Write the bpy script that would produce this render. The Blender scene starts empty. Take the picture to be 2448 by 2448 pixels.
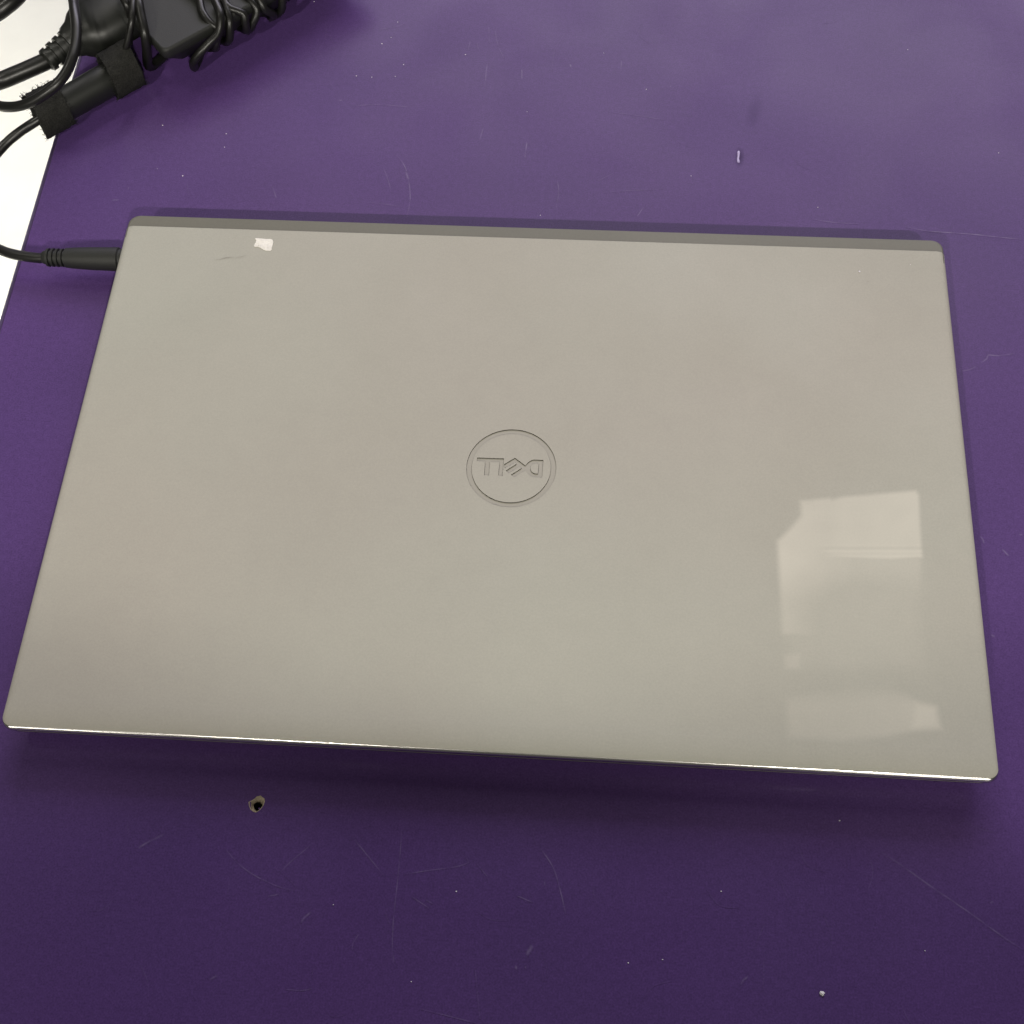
import bpy, bmesh, math, random
import numpy as np
from mathutils import Vector, Matrix
random.seed(7)
S = bpy.context.scene
COL = S.collection

# ------------------------------------------------------------------ camera
F = 3265.0                                   # focal length in photograph pixels (2448 wide)
CAM = Vector((0.0328177, -0.2722343, 0.4824248))
ROT = Matrix(((0.9973400, -0.0434561, 0.0585189),
              (0.0660017, 0.8790962, -0.4720525),
              (-0.0309302, 0.4746592, 0.8796260)))
cd = bpy.data.cameras.new('camera')
cd.sensor_width = 36.0
cd.lens = 36.0 * F / 2448.0
cd.clip_start = 0.01
cd.clip_end = 50
cam = bpy.data.objects.new('camera', cd)
cam.matrix_world = Matrix.Translation(CAM) @ ROT.to_4x4()
COL.objects.link(cam)
S.camera = cam

# ------------------------------------------------------------------ room light
w = bpy.data.worlds.new('World')
S.world = w
w.use_nodes = True
bg = w.node_tree.nodes['Background']
bg.inputs['Color'].default_value = (1.0, 0.965, 0.86, 1)
bg.inputs['Strength'].default_value = 0.075


def lamp(name, loc, aim, sx, sy, power, col, spread=180):
    l = bpy.data.lights.new(name, 'AREA')
    l.shape = 'RECTANGLE'
    l.size, l.size_y = sx, sy
    l.energy = power
    l.color = col
    l.spread = math.radians(spread)
    o = bpy.data.objects.new(name, l)
    o.location = loc
    o.rotation_euler = (Vector(aim) - Vector(loc)).to_track_quat('-Z', 'Y').to_euler()
    COL.objects.link(o)


def spot(name, loc, aim, power, radius, col, cone, blend):
    l = bpy.data.lights.new(name, 'SPOT')
    l.energy = power
    l.color = col
    l.shadow_soft_size = radius
    l.spot_size = math.radians(cone)
    l.spot_blend = blend
    o = bpy.data.objects.new(name, l)
    o.location = loc
    o.rotation_euler = (Vector(aim) - Vector(loc)).to_track_quat('-Z', 'Y').to_euler()
    COL.objects.link(o)


WARM = (1.0, 0.955, 0.86)
COOL = (0.87, 0.82, 1.0)
lamp('area_lamp', (0.6, 3.6, 2.2), (0.1, 0.1, 0), 3.6, 1.5, 110, COOL)
lamp('area_lamp', (0.10, 2.5, 3.0), (0.05, 0.0, 0), 3.2, 1.7, 36, WARM)
for sx, pw, el in ((-0.60, 84, 14.50), (0.62, 114, 14.42)):   # front lamps, cone edges shaped to stand in for the photographer's shadow
    el = math.radians(el)
    spot('front_spot', (sx, -1.75, 1.60), (sx, -1.75 + math.cos(el), 1.60 + math.sin(el)), pw, 0.022, WARM, 120, 0.012)
lamp('lip_glint_light', (0.98, -2.1, 0.78), (0, 0, 0), 0.62, 0.40, 4.0, WARM)  # unseen low panel added for the glint on the lid's front lip
lamp('lip_glint_light', (-1.28, -2.1, 0.78), (0, 0, 0), 0.60, 0.40, 4.4, WARM)  # its added counterpart for the left end of the lip
lamp('area_lamp', (-1.35, 0.3, 1.7), (-1.12, 0.3, -0.74), 0.4, 1.0, 7.2, WARM, 44)  # unseen lamp added to whiten the floor beyond the table edge

S.view_settings.view_transform = 'Standard'
S.view_settings.look = 'None'
S.view_settings.gamma = 1
S.view_settings.use_curve_mapping = False
S.view_settings.exposure = 0.0
S.render.engine = 'CYCLES'
S.cycles.use_denoising = True


# ------------------------------------------------------------------ helpers
def at(u, v, z=0.0):
    """point of the place at height z (m) seen at photograph pixel u, v"""
    d = ROT @ Vector(((u - 1224) / F, -(v - 1224) / F, -1))
    return CAM + d * ((z - CAM.z) / d.z)


def obj(name, bm, mat, parent=None, smooth=True, mats=None):
    me = bpy.data.meshes.new(name)
    bm.to_mesh(me)
    bm.free()
    for m in (mats or [mat]):
        me.materials.append(m)
    if smooth:
        for p in me.polygons:
            p.use_smooth = True
        me.set_sharp_from_angle(angle=math.radians(38))
    o = bpy.data.objects.new(name, me)
    COL.objects.link(o)
    if parent is not None:
        o.parent = parent
    return o


def tag(o, label=None, cat=None, group=None, kind=None):
    if label: o['label'] = label
    if cat: o['category'] = cat
    if group: o['group'] = group
    if kind: o['kind'] = kind
    return o


def thing(name, label, cat, group=None):
    o = bpy.data.objects.new(name, None)
    o.empty_display_size = 0.02
    COL.objects.link(o)
    return tag(o, label, cat, group)


def smooth_path(pts, closed=False, step=0.0015):
    P = [Vector(p) for p in pts]
    n = len(P)
    out = []
    rng = range(n if closed else n - 1)
    for i in rng:
        if closed:
            a, b, c, d = P[(i - 1) % n], P[i], P[(i + 1) % n], P[(i + 2) % n]
        else:
            a, b, c = P[max(i - 1, 0)], P[i], P[i + 1]
            d = P[min(i + 2, n - 1)]
        k = max(2, int((c - b).length / step))
        for j in range(k):
            t = j / k
            out.append(0.5 * ((2 * b) + (c - a) * t + (2 * a - 5 * b + 4 * c - d) * t * t
                              + (-a + 3 * b - 3 * c + d) * t ** 3))
    if not closed:
        out.append(P[-1])
    return out


def add_tube(bm, path, r, sides=14, closed=False, cap=True):
    """r: number or function of 0..1 along the path"""
    n = len(path)
    rf = r if callable(r) else (lambda t: r)
    rings = []
    up = None
    for i, p in enumerate(path):
        if closed:
            tan = path[(i + 1) % n] - path[i - 1]
        else:
            tan = path[min(i + 1, n - 1)] - path[max(i - 1, 0)]
        tan.normalize()
        if up is None:
            up = tan.orthogonal().normalized()
        up = (up - tan * up.dot(tan)).normalized()
        side = tan.cross(up)
        rr = rf(i / (n - 1))
        rings.append([bm.verts.new(p + (up * math.cos(a) + side * math.sin(a)) * rr)
                      for a in [2 * math.pi * k / sides for k in range(sides)]])
    m = n if closed else n - 1
    for i in range(m):
        A, B = rings[i], rings[(i + 1) % n]
        off = 0
        if closed and i == n - 1:      # match the seam
            off = min(range(sides), key=lambda s: (B[s].co - A[0].co).length)
        for k in range(sides):
            bm.faces.new((A[k], A[(k + 1) % sides], B[(k + 1 + off) % sides], B[(k + off) % sides]))
    if cap and not closed:
        bm.faces.new(rings[0][::-1])
        bm.faces.new(rings[-1])
    return rings


def rrect(x0, x1, y0, y1, rf, rb, seg=10):
    """rounded rectangle, front (y0) corner radius rf, back (y1) radius rb, counter-clockwise"""
    pts = []
    for cx, cy, a0, r in ((x0 + rf, y0 + rf, 180, rf), (x1 - rf, y0 + rf, 270, rf),
                          (x1 - rb, y1 - rb, 0, rb), (x0 + rb, y1 - rb, 90, rb)):
        for k in range(seg + 1):
            a = math.radians(a0 + 90 * k / seg)
            pts.append((cx + r * math.cos(a), cy + r * math.sin(a)))
    return pts


def bridge(bm, A, B, mi=0):
    n = len(A)
    for k in range(n):
        f = bm.faces.new((A[k], A[(k + 1) % n], B[(k + 1) % n], B[k]))
        f.material_index = mi


def ring_verts(bm, pts, z):
    return [bm.verts.new((x, y, z)) for x, y in pts]


def loop_edges(bm, V):
    return [bm.edges.new((V[k], V[(k + 1) % len(V)])) if bm.edges.get((V[k], V[(k + 1) % len(V)])) is None
            else bm.edges.get((V[k], V[(k + 1) % len(V)])) for k in range(len(V))]


# ------------------------------------------------------------------ materials
def mat(name, col, rough=0.5, metal=0.0, spec=0.5, noise=None, bump=None, coat=0.0, coat_rough=0.1, smudge=None, tint=None):
    """noise = list of (scale, strength) multiplying the colour; bump = (scale, distance)"""
    m = bpy.data.materials.new(name)
    m.use_nodes = True
    nt = m.node_tree
    b = nt.nodes['Principled BSDF']
    b.inputs['Base Color'].default_value = (*col, 1)
    b.inputs['Roughness'].default_value = rough
    b.inputs['Metallic'].default_value = metal
    b.inputs['Specular IOR Level'].default_value = spec
    b.inputs['Coat Weight'].default_value = coat
    b.inputs['Coat Roughness'].default_value = coat_rough
    tc = nt.nodes.new('ShaderNodeTexCoord')
    cur = None
    for sc, st in (noise or []):
        n = nt.nodes.new('ShaderNodeTexNoise')
        n.inputs['Scale'].default_value = sc
        n.inputs['Detail'].default_value = 3
        nt.links.new(tc.outputs['Object'], n.inputs['Vector'])
        r = nt.nodes.new('ShaderNodeMapRange')
        r.inputs['From Min'].default_value = 0.25
        r.inputs['From Max'].default_value = 0.75
        r.inputs['To Min'].default_value = 1 - st
        r.inputs['To Max'].default_value = 1 + st
        nt.links.new(n.outputs['Fac'], r.inputs['Value'])
        mx = nt.nodes.new('ShaderNodeVectorMath')
        mx.operation = 'SCALE'
        if cur is None:
            mx.inputs[0].default_value = col
        else:
            nt.links.new(cur, mx.inputs[0])
        nt.links.new(r.outputs[0], mx.inputs['Scale'])
        cur = mx.outputs[0]
    if tint:                                     # (scale, other colour): broad blotches of a second hue
        n = nt.nodes.new('ShaderNodeTexNoise')
        n.inputs['Scale'].default_value = tint[0]
        n.inputs['Detail'].default_value = 2
        nt.links.new(tc.outputs['Object'], n.inputs['Vector'])
        r = nt.nodes.new('ShaderNodeMapRange')
        r.inputs['From Min'].default_value = 0.35
        r.inputs['From Max'].default_value = 0.65
        nt.links.new(n.outputs['Fac'], r.inputs['Value'])
        mc = nt.nodes.new('ShaderNodeMix')
        mc.data_type = 'RGBA'
        mc.inputs[6].default_value = (1, 1, 1, 1)
        mc.inputs[7].default_value = (*tint[1], 1)
        nt.links.new(r.outputs[0], mc.inputs[0])
        mx = nt.nodes.new('ShaderNodeVectorMath')
        mx.operation = 'MULTIPLY'
        nt.links.new(cur, mx.inputs[0])
        nt.links.new(mc.outputs[2], mx.inputs[1])
        cur = mx.outputs[0]
    if smudge:                                   # (scale, amount): uneven gloss from handling
        n = nt.nodes.new('ShaderNodeTexNoise')
        n.inputs['Scale'].default_value = smudge[0]
        n.inputs['Detail'].default_value = 5
        n.inputs['Distortion'].default_value = 0.6
        nt.links.new(tc.outputs['Object'], n.inputs['Vector'])
        r = nt.nodes.new('ShaderNodeMapRange')
        r.inputs['From Min'].default_value = 0.3
        r.inputs['From Max'].default_value = 0.7
        r.inputs['To Min'].default_value = rough - smudge[1]
        r.inputs['To Max'].default_value = rough + smudge[1]
        nt.links.new(n.outputs['Fac'], r.inputs['Value'])
        nt.links.new(r.outputs[0], b.inputs['Roughness'])
    if cur is not None:
        nt.links.new(cur, b.inputs['Base Color'])
    if bump:
        n = nt.nodes.new('ShaderNodeTexNoise')
        n.inputs['Scale'].default_value = bump[0]
        n.inputs['Detail'].default_value = 4
        nt.links.new(tc.outputs['Object'], n.inputs['Vector'])
        bp = nt.nodes.new('ShaderNodeBump')
        bp.inputs['Distance'].default_value = bump[1]
        bp.inputs['Strength'].default_value = 1.0
        nt.links.new(n.outputs['Fac'], bp.inputs['Height'])
        nt.links.new(bp.outputs[0], b.inputs['Normal'])
    return m


def film_mat(name, base, col, rough, attr='cover'):
    """the base material with another colour (and gloss) where the mesh says it is covered"""
    m = M[base].copy()
    m.name = name
    nt = m.node_tree
    b = nt.nodes['Principled BSDF']
    a = nt.nodes.new('ShaderNodeAttribute')
    a.attribute_name = attr
    mx = nt.nodes.new('ShaderNodeMix')
    mx.data_type = 'RGBA'
    src = b.inputs['Base Color'].links[0].from_socket
    nt.links.new(a.outputs['Fac'], mx.inputs[0])
    nt.links.new(src, mx.inputs[6])
    mx.inputs[7].default_value = (*col, 1)
    nt.links.new(mx.outputs[2], b.inputs['Base Color'])
    mr = nt.nodes.new('ShaderNodeMapRange')
    mr.inputs['To Min'].default_value = b.inputs['Roughness'].default_value
    if b.inputs['Roughness'].links:
        nt.links.new(b.inputs['Roughness'].links[0].from_socket, mr.inputs['To Min'])
    mr.inputs['To Max'].default_value = rough
    nt.links.new(a.outputs['Fac'], mr.inputs['Value'])
    nt.links.new(mr.outputs[0], b.inputs['Roughness'])
    return m


M = {}
M['laminate'] = mat('purple_laminate', (0.086, 0.043, 0.160), 0.37, noise=[(1500, 0.24), (420, 0.08), (14, 0.06)],
                    bump=(900, 0.000006), spec=0.155, smudge=(16, 0.07), tint=(11, (0.96, 1.0, 0.97)))
M['edge_band'] = mat('dark_edge_band', (0.05, 0.033, 0.085), 0.5, noise=[(300, 0.1)])
M['chipboard'] = mat('chipboard', (0.42, 0.35, 0.25), 0.9, noise=[(1500, 0.3), (500, 0.2)], bump=(1200, 0.0002))
M['hole'] = mat('dark_hole', (0.02, 0.012, 0.006), 0.95, noise=[(800, 0.3)])
M['floor'] = mat('white_floor', (0.85, 0.86, 0.77), 0.45, noise=[(5, 0.05), (24, 0.025)])
M['steel'] = mat('grey_steel', (0.30, 0.30, 0.30), 0.45, metal=0.7, noise=[(60, 0.08)])
M['lid'] = mat('silver_lid', (0.390, 0.367, 0.313), 0.66, metal=0.05, noise=[(1500, 0.055), (120, 0.015), (9, 0.05)],
               bump=(2600, 0.000003), smudge=(14, 0.07), tint=(5, (0.968, 1.012, 1.005)))
M['lip'] = mat('polished_lip', (0.66, 0.64, 0.62), 0.18, metal=1.0, noise=[(900, 0.03)])
M['inlay'] = mat('logo_inlay', (0.335, 0.317, 0.268), 0.5, metal=0.12, noise=[(1500, 0.03)])
M['groove'] = mat('logo_groove_shade', (0.05, 0.047, 0.036), 0.7, noise=[(900, 0.1)])  # dark wall colour paints in the shade of the narrow gap
M['strip'] = mat('hinge_strip', (0.138, 0.133, 0.104), 0.55, metal=0.1, noise=[(900, 0.04), (25, 0.05)])
M['base'] = mat('silver_base', (0.30, 0.285, 0.25), 0.35, metal=0.6, noise=[(900, 0.04)])
M['dark'] = mat('dark_gap', (0.012, 0.011, 0.010), 0.8, noise=[(200, 0.1)])
M['rubber'] = mat('black_rubber', (0.016, 0.016, 0.015), 0.6, noise=[(400, 0.15)])
M['cord'] = mat('black_cord', (0.009, 0.009, 0.008), 0.36, spec=0.45, noise=[(300, 0.15)], bump=(1500, 0.00002))
M['plastic'] = mat('black_plastic', (0.010, 0.011, 0.009), 0.42, noise=[(500, 0.12)], bump=(2500, 0.00003))
M['matte'] = mat('textured_black_plastic', (0.013, 0.014, 0.012), 0.58, noise=[(900, 0.12)], bump=(2600, 0.00006))
M['velcro'] = mat('velcro_fabric', (0.020, 0.020, 0.018), 0.95, noise=[(1600, 0.5), (300, 0.2)], bump=(1400, 0.0006), spec=0.2)
M['paper'] = mat('white_paper', (0.80, 0.77, 0.70), 0.7, noise=[(250, 0.10), (900, 0.05)])
M['crumb'] = mat('white_crumb', (0.9, 0.88, 0.88), 0.8, noise=[(900, 0.05)])
M['residue'] = film_mat('adhesive_film', 'lid', (0.70, 0.665, 0.56), 0.42)
M['scratch'] = film_mat('scratch', 'laminate', (0.46, 0.40, 0.56), 0.5)
M['dustm'] = mat('dust', (0.75, 0.72, 0.76), 0.8, noise=[(900, 0.1)])
M['blister_highlight'] = mat('blister_highlight', (0.36, 0.29, 0.50), 0.3, noise=[(900, 0.08)])
M['dent'] = film_mat('dark_mark', 'laminate', (0.02, 0.008, 0.05), 0.6)
M['lidmark'] = film_mat('lid_mark', 'lid', (0.12, 0.11, 0.085), 0.5)

# ------------------------------------------------------------------ floor
bm = bmesh.new()
vs = [bm.verts.new(p) for p in ((-4, -4, -0.74), (4, -4, -0.74), (4, 4, -0.74), (-4, 4, -0.74))]
bm.faces.new(vs)
tag(obj('floor', bm, M['floor'], smooth=False), 'white floor below the table edge', kind='structure')

# ------------------------------------------------------------------ table
TX0, TX1, TY0, TY1 = -0.2305, 0.90, -0.60, 0.75
table = thing('table', 'purple laminate tabletop with scratches and a chipped drill hole', 'table')
HOLE = at(613, 1922)
hole_px = [(596, 1918), (597, 1926), (600, 1934), (606, 1939), (612, 1941), (618, 1937.5), (624, 1932), (629, 1925),
           (631.5, 1917), (630.5, 1910), (626.5, 1907.5), (622, 1904), (618, 1905), (613.5, 1906), (610, 1910),
           (604, 1914)]
hole = [at(u, v) for u, v in hole_px][::1]
bm = bmesh.new()
B = 0.0012
outer = ring_verts(bm, [(TX0 + B, TY0 + B), (TX1 - B, TY0 + B), (TX1 - B, TY1 - B), (TX0 + B, TY1 - B)], 0)
hv = [bm.verts.new((p.x, p.y, 0)) for p in hole]
bmesh.ops.triangle_fill(bm, use_beauty=True, use_dissolve=False, edges=loop_edges(bm, outer) + loop_edges(bm, hv))
for f in bm.faces:
    if f.normal.z < 0: f.normal_flip()
o2 = ring_verts(bm, [(TX0, TY0), (TX1, TY0), (TX1, TY1), (TX0, TY1)], -B)
bridge(bm, o2, outer)
o3 = ring_verts(bm, [(TX0, TY0), (TX1, TY0), (TX1, TY1), (TX0, TY1)], -0.025)
bridge(bm, o3, o2)
bm.faces.new(o3[::-1])
obj('tabletop', bm, M['laminate'], table, smooth=False)
# chipped crater and drill hole
bm = bmesh.new()
hc = at(614.5, 1925.5)
top = [bm.verts.new((p.x, p.y, 0.00012 + 0.0001 * random.random())) for p in hole]
n = len(hole)
def hring(r, z, j=0.0):
    out = []
    for p in hole:
        d = Vector((p.x - hc.x, p.y - hc.y))
        d.normalize()
        rr = r * (1 + j * (random.random() - 0.5))
        out.append(bm.verts.new((hc.x + d.x * rr, hc.y + d.y * rr, z)))
    return out
out0 = [bm.verts.new((hc.x + (p.x - hc.x) * 1.10, hc.y + (p.y - hc.y) * 1.10, 0.00004)) for p in hole]
r1 = hring(0.0023, -0.0006, 0.3)
r2 = hring(0.00165, -0.0016, 0.2)
bridge(bm, top, out0); bridge(bm, r1, top); bridge(bm, r2, r1)
bmesh.ops.recalc_face_normals(bm, faces=bm.faces)
rim = tag(obj('chipped_rim', bm, M['chipboard'], table), 'pale chipped rim of the drill hole')
bm = bmesh.new()
a = hring(0.0017, -0.0014); b = hring(0.0015, -0.018)
bridge(bm, b, a); bm.faces.new(b)
obj('drill_hole', bm, M['hole'], table)
# dark edge banding
bm = bmesh.new()
bmesh.ops.create_cube(bm, size=1, matrix=Matrix.Translation((TX0 - 0.0007, (TY0 + TY1) / 2, -0.013)) @ Matrix.Diagonal((0.0012, TY1 - TY0, 0.0235, 1)))
obj('edge_band', bm, M['edge_band'], table, smooth=False)
for lx in (TX0 + 0.12, TX1 - 0.06):
    for ly in (TY0 + 0.06, TY1 - 0.06):
        bm = bmesh.new()
        add_tube(bm, [Vector((lx, ly, -0.0255)), Vector((lx, ly, -0.74))], 0.018, 16)
        obj('leg', bm, M['steel'], table)


def ribbon_obj(name, strokes, m, parent, z, kind='stuff'):
    """strokes: (points in photograph pixels, width in mm, coverage) lying on a plane at height z"""
    bm = bmesh.new()
    lay = bm.verts.layers.float.new('cover')
    for si, (pts, wd, cov) in enumerate(strokes):
        zz = z + (si % 12) * 0.0000018
        P = smooth_path([at(u, v, zz) for u, v in pts], step=0.0012)
        prev = None
        nn = len(P)
        ph = random.random() * 10
        for i, p in enumerate(P):
            t = i / (nn - 1)
            tan = (P[min(i + 1, nn - 1)] - P[max(i - 1, 0)]).normalized()
            s = Vector((-tan.y, tan.x, 0)) * (wd * 0.0005)
            fade = min(1, t * 5, (1 - t) * 5) * (0.55 + 0.45 * math.sin(ph + i * 0.9) * math.sin(ph * 2 + i * 0.37))
            row = [bm.verts.new(p - s), bm.verts.new(p), bm.verts.new(p + s)]
            for k, v in enumerate(row): v[lay] = 0.66 * cov * max(fade, 0.08) * (1 if k == 1 else 0.0)
            if prev:
                for k in (0, 1):
                    bm.faces.new((prev[k], row[k], row[k + 1], prev[k + 1])).normal_update()
            prev = row
    for f in bm.faces:
        f.normal_update()
        if f.normal.z < 0: f.normal_flip()
    return tag(obj(name, bm, m, parent), kind=kind)


def z8(x, y): return (500 + x / 2.1467, 1850 + y / 2.1467)
def z6(x, y): return (700 + x / 1.932, y / 1.932)
def zr(x, y): return (1900 + x / 3.5255, 450 + y / 3.5255)
def zb(x, y): return (1500 + x / 2.038, 1950 + y / 2.038)


st = []
def stroke(fn, pts, wd=0.6, cov=0.3): st.append(([fn(*p) for p in pts], wd, cov))
stroke(z8, [(80, 380), (150, 460), (240, 525), (360, 580), (440, 600)], 0.6, .30)
stroke(z8, [(350, 520), (420, 450), (540, 350)], 0.6, .22)
stroke(z8, [(300, 628), (360, 618)], 0.7, .25)
stroke(z8, [(740, 330), (850, 465), (900, 525)], 0.6, .30)
stroke(z8, [(990, 285), (970, 520), (945, 760), (938, 960)], 0.6, .26)
stroke(z8, [(1000, 515), (1130, 495), (1260, 478), (1330, 455), (1318, 430)], 0.6, .26)
stroke(z8, [(1370, 455), (1430, 530)], 0.6, .2)
stroke(z8, [(1700, 380), (1765, 480), (1800, 590), (1830, 720)], 0.7, .36)
stroke(z8, [(1580, 625), (1660, 660)], 0.6, .28)
stroke(z8, [(1040, 630), (1130, 690)], 0.6, .22)
stroke(z8, [(1110, 645), (1150, 668)], 0.7, .25)
stroke(z8, [(470, 765), (490, 735), (525, 710)], 1.1, .3)
stroke(z8, [(735, 905), (738, 870), (770, 820)], 0.6, .25)
stroke(z8, [(945, 970), (942, 915)], 1.2, .25)
stroke(z8, [(1625, 930), (1648, 900), (1660, 878)], 1.8, .42)
stroke(z8, [(1570, 1002), (1580, 985)], 1.4, .38)
stroke(z8, [(1622, 1000), (1626, 985)], 0.8, .3)
stroke(z8, [(0, 1055), (45, 1035)], 0.9, .36)
stroke(z8, [(390, 1105), (480, 1112), (530, 1100)], 0.6, .2)
stroke(z8, [(1080, 1205), (1200, 1235), (1370, 1280)], 0.6, .22)
stroke(z8, [(1365, 1000), (1390, 1260)], 0.6, .14)
stroke(z8, [(1722, 548), (1722, 575)], 0.7, .3)
stroke(z6, [(470, 708), (510, 755), (533, 820), (542, 920), (525, 1010)], 0.8, .34)
stroke(z6, [(522, 790), (534, 830)], 1.4, .30)
stroke(z6, [(415, 765), (440, 830), (455, 890)], 0.7, .2)
stroke(z6, [(270, 490), (400, 483), (560, 497)], 0.7, .22)
stroke(z6, [(400, 135), (470, 125), (520, 108)], 0.7, .2)
stroke(z6, [(210, 460), (230, 466)], 1.2, .4)
stroke(z6, [(1058, 320), (1058, 365)], 0.8, .4)
stroke(z6, [(1082, 655), (1075, 700), (1072, 730)], 0.9, .42)
stroke(z6, [(898, 295), (892, 345), (888, 400)], 0.8, .28)
stroke(z6, [(880, 590), (862, 650)], 0.7, .25)
stroke(z6, [(820, 190), (808, 235)], 0.7, .2)
stroke(z6, [(850, 195), (858, 230)], 0.7, .2)
stroke(z6, [(905, 120), (908, 200)], 0.7, .2)
stroke(z6, [(935, 135), (945, 200), (975, 270)], 0.7, .2)
stroke(z6, [(1283, 295), (1283, 312)], 1.2, .45)
stroke(z6, [(1518, 280), (1515, 330)], 0.7, .25)
stroke(z6, [(1740, 402), (1750, 393)], 1.0, .3)
stroke(z6, [(1590, 1000), (1622, 955)], 0.8, .3)
stroke(z6, [(1430, 890), (1560, 880), (1700, 876)], 0.6, .2)
stroke(z6, [(1400, 840), (1480, 800)], 0.6, .18)
stroke(z6, [(1222, 830), (1228, 890), (1215, 970)], 0.7, .22)
stroke(z6, [(1480, 520), (1600, 535), (1720, 555)], 0.6, .2)
stroke(z6, [(340, 935), (420, 942), (500, 955)], 0.6, .2)
stroke(zr, [(160, 262), (330, 288), (540, 300)], 0.7, .3)
stroke(zr, [(930, 322), (1100, 358), (1240, 370), (1500, 388), (1700, 410), (1932, 432)], 0.8, .5)
stroke(zr, [(1400, 1540), (1470, 1530), (1530, 1500)], 0.8, .28)
stroke(zr, [(1560, 1475), (1620, 1435), (1632, 1405), (1720, 1412), (1850, 1392)], 0.9, .38)
stroke(zr, [(1410, 1165), (1450, 1195)], 1.0, .28)
stroke(zb, [(1235, 175), (1340, 245), (1480, 345), (1660, 468), (1830, 590), (1932, 655)], 0.8, .30)
stroke(zb, [(550, 825), (565, 800), (590, 785)], 1.0, .28)
stroke(zb, [(1765, 422), (1785, 420)], 1.0, .3)
stroke(lambda x, y: (x, y), [(2445, 1280), (2436, 1276)], 1.2, .4)
stroke(lambda x, y: (x, y), [(2396, 1312), (2412, 1330)], 1.0, .35)
stroke(lambda x, y: (x, y), [(2342, 1280), (2350, 1290), (2352, 1300)], 0.8, .3)
stroke(lambda x, y: (x, y), [(2370, 1516), (2378, 1524)], 1.3, .42)
stroke(lambda x, y: (x, y), [(330, 2027), (360, 2010), (392, 1995)], 1.0, .34)
stroke(lambda x, y: (x, y), [(266, 478), (285, 478)], 1.0, .28)
stroke(lambda x, y: (x, y), [(305, 454), (309, 446)], 0.9, .25)
stroke(lambda x, y: (x, y), [(650, 445), (656, 458), (660, 474)], 0.9, .25)
for _ in range(110):           # fine random hairlines
    u, v = random.uniform(250, 2440), random.choice([random.uniform(0, 500), random.uniform(1900, 2440)])
    L, a = random.uniform(12, 110), random.choice([random.uniform(0, math.pi), random.gauss(1.57, .25)])
    k = random.uniform(-.2, .2)
    stroke(lambda x, y: (x, y), [(u, v), (u + L * .5 * math.cos(a) - k * L * math.sin(a), v + L * .5 * math.sin(a) + k * L * math.cos(a)),
                                 (u + L * math.cos(a), v + L * math.sin(a))], random.uniform(.4, .7), random.uniform(.03, .09))
ribbon_obj('scratches', st, M['scratch'], table, 0.00004)

# dust specks lying on the table
bm = bmesh.new()
specks = [(751, 4), (389, 300), (541, 320), (537, 352), (913, 105), (935, 90), (951, 53), (852, 182), (889, 185), (945, 183),
          (965, 155), (1113, 131), (797, 2163), (983, 2347), (1091, 2131), (1955, 496), (1652, 421), (1292, 515), (437, 421),
          (1545, 214), (2211, 2273), (1584, 2294), (1502, 2302), (2170, 119), (2387, 366), (1724, 2131), (2007, 1962)]
for u, v in specks + [(random.uniform(200, 2440), random.choice([random.uniform(0, 480), random.uniform(1950, 2440)])) for _ in range(3)]:
    c = at(u, v)
    r = random.uniform(0.00019, 0.00031) if (u, v) in specks else random.uniform(0.0001, 0.00018)
    bmesh.ops.create_icosphere(bm, subdivisions=1, radius=r,
                               matrix=Matrix.Translation((c.x, c.y, r * 0.5)) @ Matrix.Diagonal((random.uniform(.8, 1.3), random.uniform(.8, 1.3), .6, 1)))
tag(obj('dust', bm, M['dustm'], table), kind='stuff')


def soft_patch(name, m, parent, z, u0, v0, u1, v1, fn, cell=0.0006):
    """fine grid on a plane at height z; fn(u, v) gives the coverage 0..1 at photograph pixel u, v"""
    c = [at(u0, v0, z), at(u1, v0, z), at(u1, v1, z), at(u0, v1, z)]
    nx = int((c[1] - c[0]).length / cell) + 1
    ny = int((c[3] - c[0]).length / cell) + 1
    bm = bmesh.new()
    lay = bm.verts.layers.float.new('cover')
    grid = []
    for j in range(ny + 1):
        row = []
        for i in range(nx + 1):
            u, v = u0 + (u1 - u0) * i / nx, v0 + (v1 - v0) * j / ny
            x = bm.verts.new(at(u, v, z))
            x[lay] = fn(u, v)
            row.append(x)
        grid.append(row)
    for j in range(ny):
        for i in range(nx):
            q = (grid[j + 1][i], grid[j + 1][i + 1], grid[j][i + 1], grid[j][i])
            if max(v[lay] for v in q) > 0.002:
                bm.faces.new(q)
    for v in [v for v in bm.verts if not v.link_faces]:
        bm.verts.remove(v)
    return obj(name, bm, m, parent)


# blister in the laminate: pale highlight and dark surround put in as colour
def dent(u, v):
    d = math.hypot((u - 1768) / 12.0, (v - 376) / 26.0)
    return 0.8 * max(0, 1 - d) ** 0.8
soft_patch('dark_mark', M['dent'], table, 0.00003, 1740, 335, 1800, 420, dent)
def smear(u, v):
    du, dv = u - 1803, v - 268
    a = math.radians(14)
    x, y = du * math.cos(a) + dv * math.sin(a), -du * math.sin(a) + dv * math.cos(a)
    return 0.22 * sm01(1.15 - math.hypot(x / 20, y / 52))
def sm01(t):
    t = max(0, min(1, t))
    return t * t * (3 - 2 * t)
soft_patch('dark_mark', M['dent'], table, 0.00003, 1765, 190, 1845, 345, smear, 0.001)
bm = bmesh.new()
sp = [(1766, 361), (1765.5, 372), (1764.5, 380), (1766, 389)]
P = smooth_path([at(u, v, 0.0001) for u, v in sp], step=0.0003)
add_tube(bm, P, lambda t: 0.00085 * (0.9 - 0.35 * math.sin(math.pi * t)) * min(1, (t + .12) * 4, (1.12 - t) * 4), 10)
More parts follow.
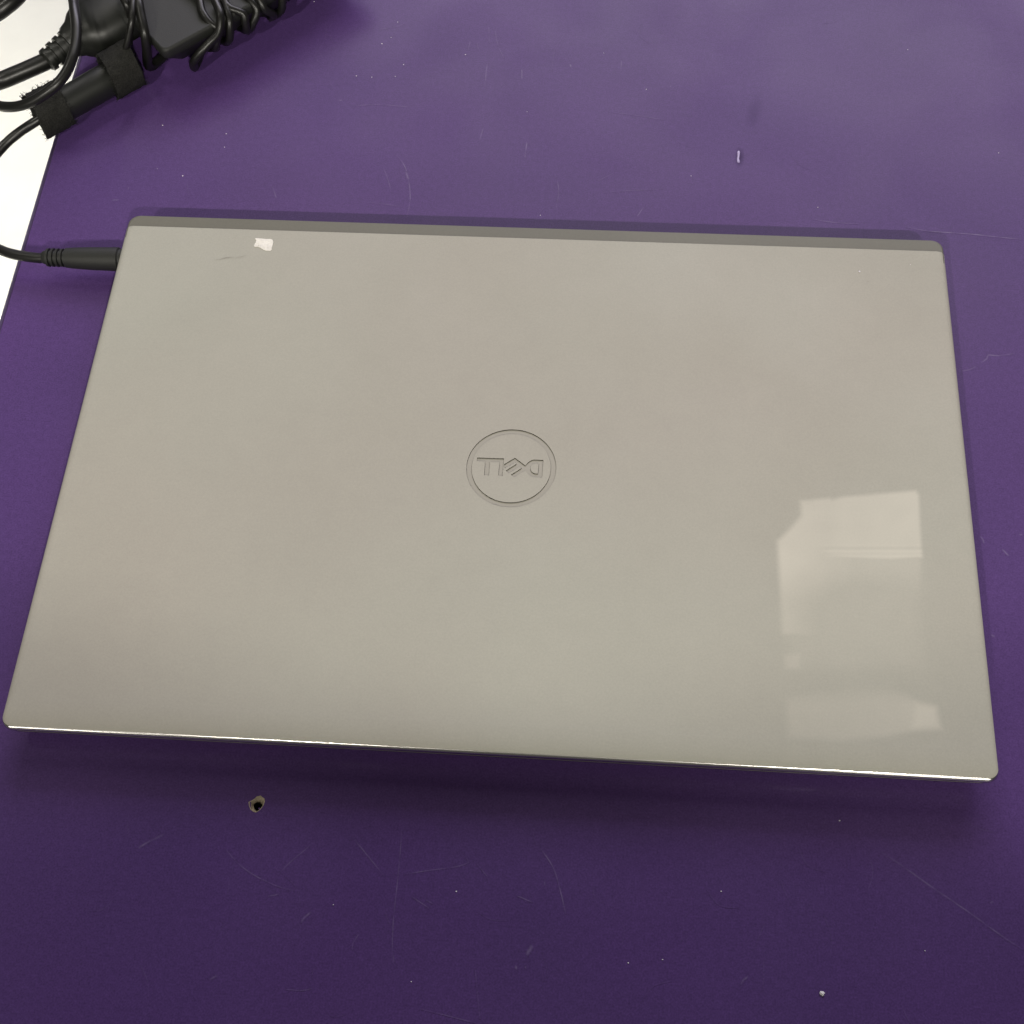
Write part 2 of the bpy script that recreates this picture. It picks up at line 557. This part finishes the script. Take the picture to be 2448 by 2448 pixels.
for v in bm.verts: v.co.z = 0.0001 + (v.co.z - 0.0001) * 0.35
obj('blister_highlight', bm, M['blister_highlight'], table)

# white crumb
bm = bmesh.new()
c = at(1965, 2376)
bmesh.ops.create_icosphere(bm, subdivisions=2, radius=0.00078, matrix=Matrix.Translation((c.x, c.y, 0.0003)) @ Matrix.Diagonal((1.1, .85, .4, 1)))
for v in bm.verts:
    v.co += Vector((random.uniform(-1, 1), random.uniform(-1, 1), random.uniform(-.3, .4))) * 0.0003
tag(obj('crumb', bm, M['crumb'], None, smooth=False), 'tiny white crumb on the purple tabletop near the front', 'crumb')

# ------------------------------------------------------------------ laptop
laptop = thing('laptop', 'closed silver laptop lying on the purple table, its round emblem upside down', 'laptop')
ZT = 0.0165
HW, Y0, Y1, YB = 0.1785, -0.1193, 0.1130, 0.1197   # half width, front, lid back edge, strip back edge


def px4(x, y):
    p = at(1050 + x / 5.52, 980 + y / 5.52, ZT)
    return (p.x, p.y)


LC = (0.0002, -0.0024)
def circ(r, n=96): return [(LC[0] + r * math.cos(2 * math.pi * k / n), LC[1] + r * math.sin(2 * math.pi * k / n)) for k in range(n)]
def arc_pts(pts): return pts
LL = [px4(*p) for p in ((500, 628), (855, 640), (835, 870), (778, 864), (797, 690), (668, 685), (657, 864), (592, 860), (606, 682), (500, 672))]
DE = [px4(*p) for p in ((855, 718), (1000, 632), (1137, 733), (1158, 706), (1190, 680), (1220, 663), (1250, 656), (1375, 660),
                        (1358, 892), (1240, 886), (1205, 872), (1172, 846), (1137, 800), (990, 888), (945, 855), (1085, 768),
                        (1062, 745), (915, 838), (878, 800), (1020, 712), (1000, 692), (868, 772))]
DC = [px4(*p) for p in ((1312, 710), (1302, 840), (1262, 838), (1235, 826), (1212, 803), (1203, 770), (1214, 737), (1232, 718), (1258, 708))]
RO, RI = circ(0.01775), circ(0.01560)
DEPTH = 0.00055

bm = bmesh.new()
# (front inset, side inset, height below top, material after this loop)
prof = [(10.2, 3.4, 0.0), (8.6, 2.7, -.05), (7.0, 2.1, -.16), (5.2, 1.5, -.37), (3.5, 1.0, -.68), (2.2, .7, -1.02), (1.4, .45, -1.34),
        (.95, .3, -1.58), (.62, .2, -1.84), (.34, .12, -2.14), (.12, .05, -2.5), (0, 0, -2.95), (0.0, 0.0, -3.7), (.5, .5, -4.4), (1.5, 1.5, -4.6)]
def lid_loop(fi, si, dz):
    fi, si = fi / 1000, si / 1000
    r = max(0.0012, 0.0040 - 0.5 * (fi + si) * 0.5)
    return ring_verts(bm, rrect(-HW + si, HW - si, Y0 + fi, Y1, r, 0.0006), ZT + dz / 1000)
loops = [lid_loop(*p) for p in prof]
holes = [ring_verts(bm, q, ZT) for q in (RO, RI, LL, DE, DC)]
ed = loop_edges(bm, loops[0])
for h in holes: ed += loop_edges(bm, h)
bmesh.ops.triangle_fill(bm, use_beauty=True, use_dissolve=False, edges=ed)
flat = []
for f in list(bm.faces):
    f.normal_update()
    if f.normal.z < 0: f.normal_flip()
    flat.append(f)
print('lid top faces', len(flat), 'area mm2', sum(f.calc_area() for f in flat) * 1e6)
for i in range(len(loops) - 1):
    bridge(bm, loops[i + 1], loops[i], 1 if 7 <= i <= 11 else 0)
bm.faces.new(loops[-1][::-1])
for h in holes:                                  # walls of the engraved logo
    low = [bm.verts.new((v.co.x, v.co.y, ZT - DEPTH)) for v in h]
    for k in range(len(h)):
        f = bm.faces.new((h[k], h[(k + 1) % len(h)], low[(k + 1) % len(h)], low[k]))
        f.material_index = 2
flat_idx = None
bm.faces.index_update()
nflat = len(flat)
lid = obj('lid', bm, None, laptop, mats=[M['lid'], M['lip'], M['groove']])
for p in lid.data.polygons:
    if p.material_index == 2 or p.normal.z > 0.99999: p.use_smooth = False


def inlay(name, outer, inner=None):
    bm = bmesh.new()
    ed = loop_edges(bm, ring_verts(bm, outer, ZT - DEPTH + 0.00018))
    if inner: ed += loop_edges(bm, ring_verts(bm, inner, ZT - DEPTH + 0.00018))
    bmesh.ops.triangle_fill(bm, use_beauty=True, use_dissolve=False, edges=ed)
    for f in bm.faces:
        f.normal_update()
        if f.normal.z < 0: f.normal_flip()
    r = bmesh.ops.extrude_face_region(bm, geom=list(bm.faces))
    for v in [g for g in r['geom'] if isinstance(g, bmesh.types.BMVert)]: v.co.z -= 0.0004
    bmesh.ops.recalc_face_normals(bm, faces=bm.faces)
    return obj(name, bm, M['inlay'], lid, smooth=False)


def shrink(poly, d, sign=1):
    """offset a closed outline inwards (sign 1) or outwards"""
    n = len(poly)
    A = sum(poly[i][0] * poly[(i + 1) % n][1] - poly[(i + 1) % n][0] * poly[i][1] for i in range(n))
    s = (1 if A > 0 else -1) * sign
    out = []
    for i in range(n):
        p, a, b = Vector(poly[i]), Vector(poly[i - 1]), Vector(poly[(i + 1) % n])
        e1, e2 = (p - a).normalized(), (b - p).normalized()
        n1, n2 = Vector((-e1.y, e1.x)) * s, Vector((-e2.y, e2.x)) * s
        m = (n1 + n2)
        m = m / max(m.dot(n1), 0.5)
        out.append(tuple(p + m * d))
    return out


G = 0.00010
inlay('logo_ring', circ(0.01775 - G), circ(0.01560 + G))
inlay('logo_lettering', shrink(LL, G))
inlay('logo_lettering', shrink(DE, G), shrink(DC, G, -1))

# dark hinge strip along the back
bm = bmesh.new()
prev = None
for ins, z in ((2.2, 3.6), (0.9, 4.2), (0.2, 6.0), (0, 9.0), (0, 14.9), (.12, 15.6), (.4, 15.9), (.9, 16.0)):
    i = ins / 1000
    L = ring_verts(bm, rrect(-HW + i + .0006, HW - i - .0006, Y1 - 0.006, YB - i, 0.0004, 0.0048), z / 1000)
    if prev: bridge(bm, prev, L)
    else: bm.faces.new(L[::-1])
    prev = L
bm.faces.new(prev)
obj('hinge_strip', bm, M['strip'], laptop)
for p in COL.objects['hinge_strip'].data.polygons:
    if p.normal.z > .9999: p.use_smooth = False

# base below the lid
bm = bmesh.new()
prev = None
for fi, si, z, mi in ((16, 10, 2.6, 0), (9, 6, 2.9, 0), (3.0, 2.6, 5.6, 0), (1.2, 1.4, 8.4, 0), (.65, 1.0, 9.7, 1), (.7, 1.05, 10.3, 1), (1.1, 1.3, 11.0, 0), (2.0, 2.0, 11.15, 0)):
    L = ring_verts(bm, rrect(-HW + si / 1000, HW - si / 1000, Y0 + fi / 1000, Y1 - 0.0075, 0.0045, 0.0006), z / 1000)
    if prev: bridge(bm, prev, L, mi)
    else: bm.faces.new(L[::-1])
    prev = L
bm.faces.new(prev)
obj('base', bm, None, laptop, mats=[M['base'], M['lip']])
# near-black filler standing in for the shade between lid and base
bm = bmesh.new()
prev = None
for z in (11.2, 11.85):
    L = ring_verts(bm, rrect(-HW + .003, HW - .003, Y0 + .003, Y1 - 0.008, 0.005, 0.0006), z / 1000)
    if prev: bridge(bm, prev, L); bm.faces.new(L)
    else: bm.faces.new(L[::-1])
    prev = L
obj('lid_gap_shade', bm, M['dark'], laptop, smooth=False)
for ya, yb in ((-0.098, -0.088), (0.086, 0.097)):
    bm = bmesh.new()
    prev = None
    for ins, z in ((.8, 0.0), (0, 0.6), (0, 2.75)):
        L = ring_verts(bm, rrect(-.14 + ins / 1000, .14 - ins / 1000, ya + ins / 1000, yb - ins / 1000, .003, .003), z / 1000)
        if prev: bridge(bm, prev, L)
        else: bm.faces.new(L[::-1])
        prev = L
    bm.faces.new(prev)
    obj('rubber_foot', bm, M['rubber'], laptop)


# adhesive residue left by removed stickers
def sdf(poly, u, v):
    """signed distance in pixels, positive inside"""
    ins = False
    best = 1e9
    n = len(poly)
    for i in range(n):
        x1, y1 = poly[i]; x2, y2 = poly[(i + 1) % n]
        if (y1 > v) != (y2 > v) and u < (x2 - x1) * (v - y1) / (y2 - y1) + x1: ins = not ins
        dx, dy = x2 - x1, y2 - y1
        t = max(0, min(1, ((u - x1) * dx + (v - y1) * dy) / (dx * dx + dy * dy)))
        best = min(best, math.hypot(u - x1 - t * dx, v - y1 - t * dy))
    return best if ins else -best


def sm(x, a, b):
    t = max(0, min(1, (x - a) / (b - a)))
    return t * t * (3 - 2 * t)


def z5(x, y): return (1750 + x / 2.2736, 1100 + y / 2.2736)
P1 = [z5(*p) for p in ((372, 220), (530, 205), (545, 215), (590, 200), (800, 182), (1000, 165), (1016, 190), (1028, 440), (1036, 530), (860, 545), (640, 535), (520, 520), (380, 440))]
P2 = [z5(*p) for p in ((243, 440), (320, 365), (372, 300), (372, 225), (600, 205), (1000, 170), (1030, 540), (1030, 780), (520, 990), (270, 950), (258, 700))]
P3 = [z5(*p) for p in ((275, 1055), (370, 1050), (372, 1135), (285, 1135))]
P4 = [z5(*p) for p in ((288, 1285), (420, 1260), (700, 1210), (900, 1235), (1030, 1308), (1118, 1330), (1150, 1470), (985, 1480), (820, 1512), (600, 1530), (300, 1512))]
P6 = [z5(*p) for p in ((250, 440), (380, 220), (1010, 180), (1050, 700), (1080, 1160), (280, 1160))]
P5 = [z5(*p) for p in ((985, 1300), (1118, 1328), (1150, 1470), (960, 1478))]
from mathutils import noise as mn


def res_top(u, v):
    x, y = (u - 1750) * 2.2736, (v - 1100) * 2.2736
    w = 0.95 + 0.10 * mn.noise(Vector((u / 40, v / 40, 1)))
    a = sm(sdf(P1, u, v), -7, 8) * (0.36 + .10 * (x - 380) / 640)
    streak = 0
    if 440 < x < 1030:
        for yc, s in ((462, .04), (495, .09), (522, .10)):
            streak += s * math.exp(-((y - yc - 6 * mn.noise(Vector((x / 120, yc, 3)))) / 7) ** 2) * sm(x, 430, 560)
    gapline = 1 - .25 * math.exp(-((y - 478) / 8) ** 2)
    b = sm(sdf(P2, u, v), -9, 12) * (0.30 * max(0, 1 - (x - 245) / 400) + 0.22 * sm(y, 800, 540)) * sm(y, 985, 930)
    b *= 1 - 0.9 * math.exp(-(((x - 640) / 220) ** 2 + ((y - 850) / 140) ** 2))
    c = sm(sdf(P3, u, v), -7, 10) * .12
    haze = 0.07 * sm(sdf(P6, u, v), -10, 40)
    return max(0, min(1, (max(a * gapline, b, haze) + streak * (a > .05)) * w + c))


def res_low(u, v):
    x = (u - 1750) * 2.2736
    w = 0.95 + 0.10 * mn.noise(Vector((u / 40, v / 40, 7)))
    y = (v - 1100) * 2.2736
    a = sm(sdf(P4, u, v), -8, 16) * (.14 + .10 * sm(x, 500, 1050)) * sm(y, 1205, 1340)
    b = sm(sdf(P5, u, v), -5, 22) * .17
    return max(0, (a + b) * w)


u0, v0 = z5(215, 140); u1, v1 = z5(1065, 1165)
tag(soft_patch('adhesive_residue', M['residue'], laptop, ZT + 0.000012, u0, v0, u1, v1, res_top, 0.0005), 'pale patch of sticker residue in three stepped pieces')
u0, v0 = z5(255, 1185); u1, v1 = z5(1185, 1540)
tag(soft_patch('adhesive_residue', M['residue'], laptop, ZT + 0.000012, u0, v0, u1, v1, res_low, 0.0005), 'pale strip of sticker residue near the front corner')

# torn white sticker scrap
def zs(x, y): return (560 + x / 13.8, 540 + y / 13.8)
sc = [zs(*p) for p in ((735, 415), (900, 425), (1050, 440), (1210, 440), (1270, 470), (1290, 530), (1270, 640), (1240, 720), (1235, 790),
                       (1190, 830), (1120, 825), (1040, 822), (960, 790), (860, 725), (770, 695), (680, 700), (655, 670), (680, 600), (715, 560), (725, 480), (690, 430))]
bm = bmesh.new()
pp = [at(u, v, ZT) for u, v in sc]
tv = [bm.verts.new((p.x, p.y, ZT + 0.00012 + 0.0002 * random.random())) for p in pp]
bv = [bm.verts.new((p.x, p.y, ZT + 0.00003)) for p in pp]
cx = sum(p.x for p in pp) / len(pp); cy = sum(p.y for p in pp) / len(pp)
mid = [bm.verts.new((cx + (p.x - cx) * .55, cy + (p.y - cy) * .55, ZT + 0.0001 + 0.00035 * random.random())) for p in pp]
bridge(bm, bv[::1], tv); bridge(bm, tv, mid)
bm.faces.new(mid)
bmesh.ops.recalc_face_normals(bm, faces=bm.faces)
tag(obj('sticker_scrap', bm, M['paper'], laptop, smooth=False), 'torn white scrap of sticker near the hinge')

# marks on the lid
def zl(x, y): return (280 + x / 4.6, 500 + y / 4.6)
marks = [([zl(*p) for p in ((1070, 555), (1130, 552), (1200, 535), (1330, 530), (1430, 507))], 1.2, .95),
         ([zr(605, 775), zr(632, 795)], 1.1, .6), ([zr(255, 738), zr(280, 740)], 0.9, .3)]
ribbon_obj('lid_scratches', marks, M['lidmark'], laptop, ZT + 0.00004)
bm = bmesh.new()
for (u, v), r in ((zr(545, 704), .0005), (zr(975, 645), .0002)):
    c = at(u, v, ZT)
    bmesh.ops.create_icosphere(bm, subdivisions=1, radius=r, matrix=Matrix.Translation((c.x, c.y, ZT + r * .4)) @ Matrix.Diagonal((1, .9, .5, 1)))
tag(obj('lid_dust', bm, M['dustm'], laptop), kind='stuff')

# ------------------------------------------------------------------ power adapter
def q1(x, y, z): return at(x / 4.83, y / 4.83, z)


adapter = thing('power_adapter', 'black laptop power adapter brick wound with its own thin cord, plugged into the laptop', 'power adapter')
AX = math.radians(42)
U = Vector((math.cos(AX), math.sin(AX), 0)); V = Vector((-math.sin(AX), math.cos(AX), 0))
BZ0, BZ1 = 0.0052, 0.0252
BW, BL = 0.066, 0.118
C0 = at(390, 124, BZ1); C0.z = 0
ORI = C0
def bl(u, v, z): return ORI + U * u + V * v + Vector((0, 0, z))
bm = bmesh.new()
prev = None
for ins, z in ((12, 0), (11, .4), (1.4, 13.2), (.4, 14.4), (0, 15.4), (0, 18.3), (.25, 19.3), (.7, 19.8), (1.3, 20), (2.5, 20.0)):
    i = ins / 1000
    r = max(.0018, .0032 - i * .3)
    L = [bm.verts.new(bl(x, y, BZ0 + z / 1000)) for x, y in rrect(i, BL - i, i, BW - i, r, r, 6)]
    if prev: bridge(bm, prev, L)
    else: bm.faces.new(L[::-1])
    prev = L
bm.faces.new(prev)
obj('brick', bm, M['matte'], adapter)
for p in COL.objects['brick'].data.polygons:
    if p.normal.z > .999: p.use_smooth = False

# turns of cord round the brick
CR = 0.0020
def turn(u, du, slack, low):
    pts = []
    n = 22
    hw, hh = BW / 2 + CR, (BZ1 - BZ0) / 2 + CR
    for k in range(n):
        a = 2 * math.pi * k / n
        ca, sa = math.cos(a), math.sin(a)
        e = .55
        y = math.copysign(abs(ca) ** e, ca) * hw
        z = math.copysign(abs(sa) ** e, sa) * hh
        front = max(0, -ca)
        if sa < 0: y *= 1 - 0.40 * min(1, -sa * 1.15)
        y -= slack * front * max(0, sa)
        zz = (BZ0 + BZ1) / 2 + z - low * front * max(0, sa)
        if sa > .3: zz += 0.002 * random.random()
        pts.append(bl(u + du * math.sin(a * 1.0 + .4) + 0.002 * random.uniform(-1, 1), BW / 2 + y, max(CR + .0002, zz)))
    return pts
for u, du, sl, lo in ((.0275, .003, .005, .004), (.036, .006, .003, .002), (.043, -.004, .004, .003), (.049, .004, .003, .002),
                      (.056, -.005, .005, .002), (.064, .005, .006, .002)):
    bm = bmesh.new()
    add_tube(bm, smooth_path(turn(u, du, sl, lo), True, .002), CR, 12, True)
    obj('cord_turn', bm, M['cord'], adapter)
# a slack turn sagging beside the front face
bm = bmesh.new()
pts = [bl(.036, .010, BZ1 + CR + .001), bl(.033, .001, BZ1 + CR), bl(.028, -.003, BZ1 - .003), bl(.021, -.0035, .0195), bl(.0155, -.003, .0165),
       bl(.0125, -.001, .012), bl(.014, .004, CR + .002), bl(.020, .010, CR + .0005), bl(.03, .02, CR + .0005)]
add_tube(bm, smooth_path(pts, step=.0015), CR, 12)
obj('cord_turn', bm, M['cord'], adapter)
# strands crossing the end of the brick
for pts, r in (([(1545, -220, .034), (1535, -40, .036), (1525, 200, .034), (1492, 400, .028), (1440, 600, .020), (1400, 700, .010)], .0016),
               ([(1540, -260, .032), (1590, -20, .035), (1625, 160, .033), (1675, 400, .028), (1698, 600, .018), (1705, 740, .008), (1760, 760, .0036), (1900, 640, .0030)], .0023),
               ([(1330, -180, .034), (1400, -60, .036), (1470, 70, .034), (1500, 180, .028)], .0019)):
    bm = bmesh.new()
    add_tube(bm, smooth_path([q1(*p) for p in pts], step=.0015), r, 12)
    obj('cord_strand', bm, M['cord'], adapter)
# big slack loop of thin cord over plug and strap
lp = [(845, 0, .040), (860, 120, .041), (878, 260, .041), (882, 400, .040), (868, 540, .039), (828, 690, .038), (765, 835, .036), (650, 980, .034), (490, 1105, .031),
      (330, 1190, .028), (170, 1232, .025), (0, 1225, .022), (-170, 1150, .020), (-330, 950, .018), (-420, 650, .016), (-360, 250, .018), (-120, -150, .022), (250, -420, .030),
      (600, -450, .036), (790, -250, .039)]
bm = bmesh.new()
add_tube(bm, smooth_path([q1(*p) for p in lp], True, .002), .0024, 14, True)
obj('cord_loop', bm, M['cord'], adapter)

# ferrite choke barrel
fa = q1(700, 1235, .0115); fb = q1(1560, 745, .0115)
fd = (fb - fa).normalized()
def lathe(name, a, d, prof, m, parent, sides=28, sq=None):
    bm = bmesh.new()
    d = d.normalized()
    up = Vector((0, 0, 1)); up = (up - d * up.dot(d)).normalized()
    side = d.cross(up)
    prev = None
    for x, r in prof:
        ring = []
        for k in range(sides):
            an = 2 * math.pi * k / sides
            ca, sa = math.cos(an), math.sin(an)
            rx, ry = (r, r) if not isinstance(r, tuple) else r
            e = sq or 1
            ring.append(bm.verts.new(a + d * x + up * (math.copysign(abs(ca) ** e, ca) * ry) + side * (math.copysign(abs(sa) ** e, sa) * rx)))
        if prev: bridge(bm, prev, ring)
        else: bm.faces.new(ring[::-1])
        prev = ring
    bm.faces.new(prev)
    bmesh.ops.recalc_face_normals(bm, faces=bm.faces)
    return obj(name, bm, m, parent)
FL = (fb - fa).length
lathe('ferrite_choke', fa, fd, [(-.006, .0028), (-.002, .0045), (0, .0066), (.0012, .0076), (.020, .0079), (FL - .0015, .0078), (FL, .0070), (FL + .0005, .004)], M['plastic'], adapter)
# cord from choke out over the table edge and round to the plug
PL = at(285, 620, .0085)
PD = Vector((1, 0.012, -0.004)).normalized()
pa = PL + PD * (-.0345)
pts = [fa + fd * .004, q1(520, 1335, .0115), q1(430, 1392, .011), q1(330, 1455, .010), q1(200, 1545, .008), q1(60, 1665, .006), q1(-150, 1900, .003), at(-85, 450, .001), at(-105, 510, .002), at(-90, 552, .004),
       at(-50, 575, .006), at(0, 597, .0075), at(25, 606, .008), at(60, 613, .0082), at(95, 617, .0084), pa + PD * .004]
bm = bmesh.new()
add_tube(bm, smooth_path(pts, step=.0015), .0023, 14)
obj('output_cord', bm, M['cord'], adapter)
pr = [(0, .0026), (.0008, .0030), (.0022, .0034)]
x = .0022
for k in range(4):
    pr += [(x, .0040), (x + .0010, .0041), (x + .0011, .0031), (x + .0021, .0031)]
    x += .0021
pr += [(x, .0043), (x + .003, .0046), (x + .010, .0050), (x + .020, .0052), (.0345, .0053), (.0350, .0046), (.0365, .0046)]
lathe('laptop_plug', pa, PD, pr, M['matte'], adapter)

# ------------------------------------------------------------------ mains cord with its moulded plug
mains = thing('mains_cord', 'thick black mains cord with a moulded plug pushed into the adapter brick', 'mains cord')
s0 = q1(545, 700, .015); s1 = q1(830, 470, .017)
sd = (s1 - s0).normalized()
pr = []
SL = (s1 - s0).length
pr += [(-.001, .0044), (0, .0056), (.0022, .0058), (.0024, .0047), (.0040, .0048), (.0042, .0060), (.0064, .0062), (.0066, .0050), (.0082, .0051), (.0084, .0063),
       (.0106, .0065), (.0108, .0053), (.0122, .0054), (.0124, .0066), (SL, .0072), (SL + .004, .0078)]
mp = None
plug_end = q1(1440, 130, .0180)
body0 = s1
bd = (plug_end - body0); BLn = bd.length; bd.normalize()
lathe('plug_body', body0, bd, [(-.002, (.0070, .0068)), (.002, (.0090, .0080)), (.005, (.0125, .0095)), (.009, (.0152, .0108)), (.014, (.0162, .0115)),
                                (BLn - .006, (.0162, .0115)), (BLn - .0058, (.015, .0105)), (BLn, (.015, .0105))], M['plastic'], mains, 56, .84)
lathe('strain_relief', s0, sd, pr, M['plastic'], mains)
pts = [s0 + sd * .003, s0, q1(440, 750, .0148), q1(300, 812, .0145), q1(150, 875, .014), q1(0, 935, .0135), q1(-250, 1000, .010), q1(-520, 950, .006), q1(-680, 700, .003),
       q1(-560, 430, .006), q1(-250, 260, .010), q1(-60, 165, .013), q1(70, 72, .015), q1(200, -40, .016), q1(360, -220, .014), q1(620, -420, .009), q1(1000, -620, .0045), q1(1500, -900, .0043), q1(1900, -1500, .0043),
       Vector((-.10, .70, .0043)), Vector((-.09, .745, .0043)), Vector((-.088, .765, -.02)), Vector((-.087, .77, -.3)), Vector((-.08, .80, -.70)), Vector((-.05, .9, -.7355)), Vector((.1, 1.1, -.7355))]
bm = bmesh.new()
add_tube(bm, smooth_path(pts, step=.002), .0041, 16)
obj('cord', bm, M['cord'], mains)


# ------------------------------------------------------------------ hook-and-loop straps
def strap(label, centre, d, width, rx, ry, tail):
    t = thing('cable_strap', label, 'cable strap', 'straps on the cord')
    d = d.normalized()
    side = Vector((-d.y, d.x, 0)).normalized()     # towards upper left in plan
    up = Vector((0, 0, 1))
    bm = bmesh.new()
    N, MW = 46, 9
    th = 0.0011
    grid = []
    for i in range(N + 1):
        s = i / N
        a = math.radians(-60 + 400 * s)
        g = 1 + .10 * s
        p = side * (math.cos(a) * rx * g) + up * (math.sin(a) * ry * g)
        row = []
        for j in range(MW + 1):
            x = (j / MW - .5) * width
            edge = abs(j / MW - .5) * 2
            jit = Vector((random.uniform(-1, 1), random.uniform(-1, 1), random.uniform(-1, 1))) * .00022
            row.append(centre + p + d * (x + .0016 * math.sin(2.5 * s * math.pi)) + jit)
        grid.append(row)
    if tail:                                        # loose end standing off the wrap
        lastdir = (grid[-1][0] - grid[-3][0]).normalized()
        for k in range(1, 5):
            off = (lastdir * .0010 + tail * .0010) * k
            grid.append([q + off + Vector((random.uniform(-1, 1), random.uniform(-1, 1), random.uniform(-1, 1))) * .0003 for q in grid[N]])
    top = [[bm.verts.new(q) for q in r] for r in grid]
    for i in range(len(top) - 1):
        for j in range(MW):
            bm.faces.new((top[i][j], top[i][j + 1], top[i + 1][j + 1], top[i + 1][j]))
    bmesh.ops.recalc_face_normals(bm, faces=bm.faces)
    bmesh.ops.solidify(bm, geom=list(bm.faces), thickness=th)
    for v in bm.verts:
        v.co.z = max(v.co.z, .0003) if v.co.x > TX0 else v.co.z
    obj('band', bm, M['velcro'], t)
    # frayed fibres along the edges
    bm = bmesh.new()
    for _ in range(260):
        r = random.choice(grid)
        j = random.choice((0, MW))
        p = r[j]
        outw = d * (1 if j else -1)
        if random.random() < .35:
            p = random.choice(grid[-1] if tail else r); outw = Vector((random.uniform(-1, 1), random.uniform(-1, 1), random.uniform(0, 1)))
        q = p + (outw + Vector((random.uniform(-1, 1), random.uniform(-1, 1), random.uniform(-.5, 1))) * .9) * random.uniform(.0004, .0013)
        m2 = (p + q) / 2 + Vector((random.uniform(-1, 1), random.uniform(-1, 1), random.uniform(-1, 1))) * .0003
        add_tube(bm, [p, m2, q], .00007, 4)
    tag(obj('frayed_fibres', bm, M['velcro'], t), kind='stuff')
    return t


strap('frayed black fabric strap over the white gap at the table edge', q1(575, 1265, .0112), fd, .0150, .0104, .0102, Vector((-.6, .3, .3)))
strap('black fabric strap wrapped next to the adapter brick', q1(1390, 800, .0118), fd, .0150, .0108, .0106, None)
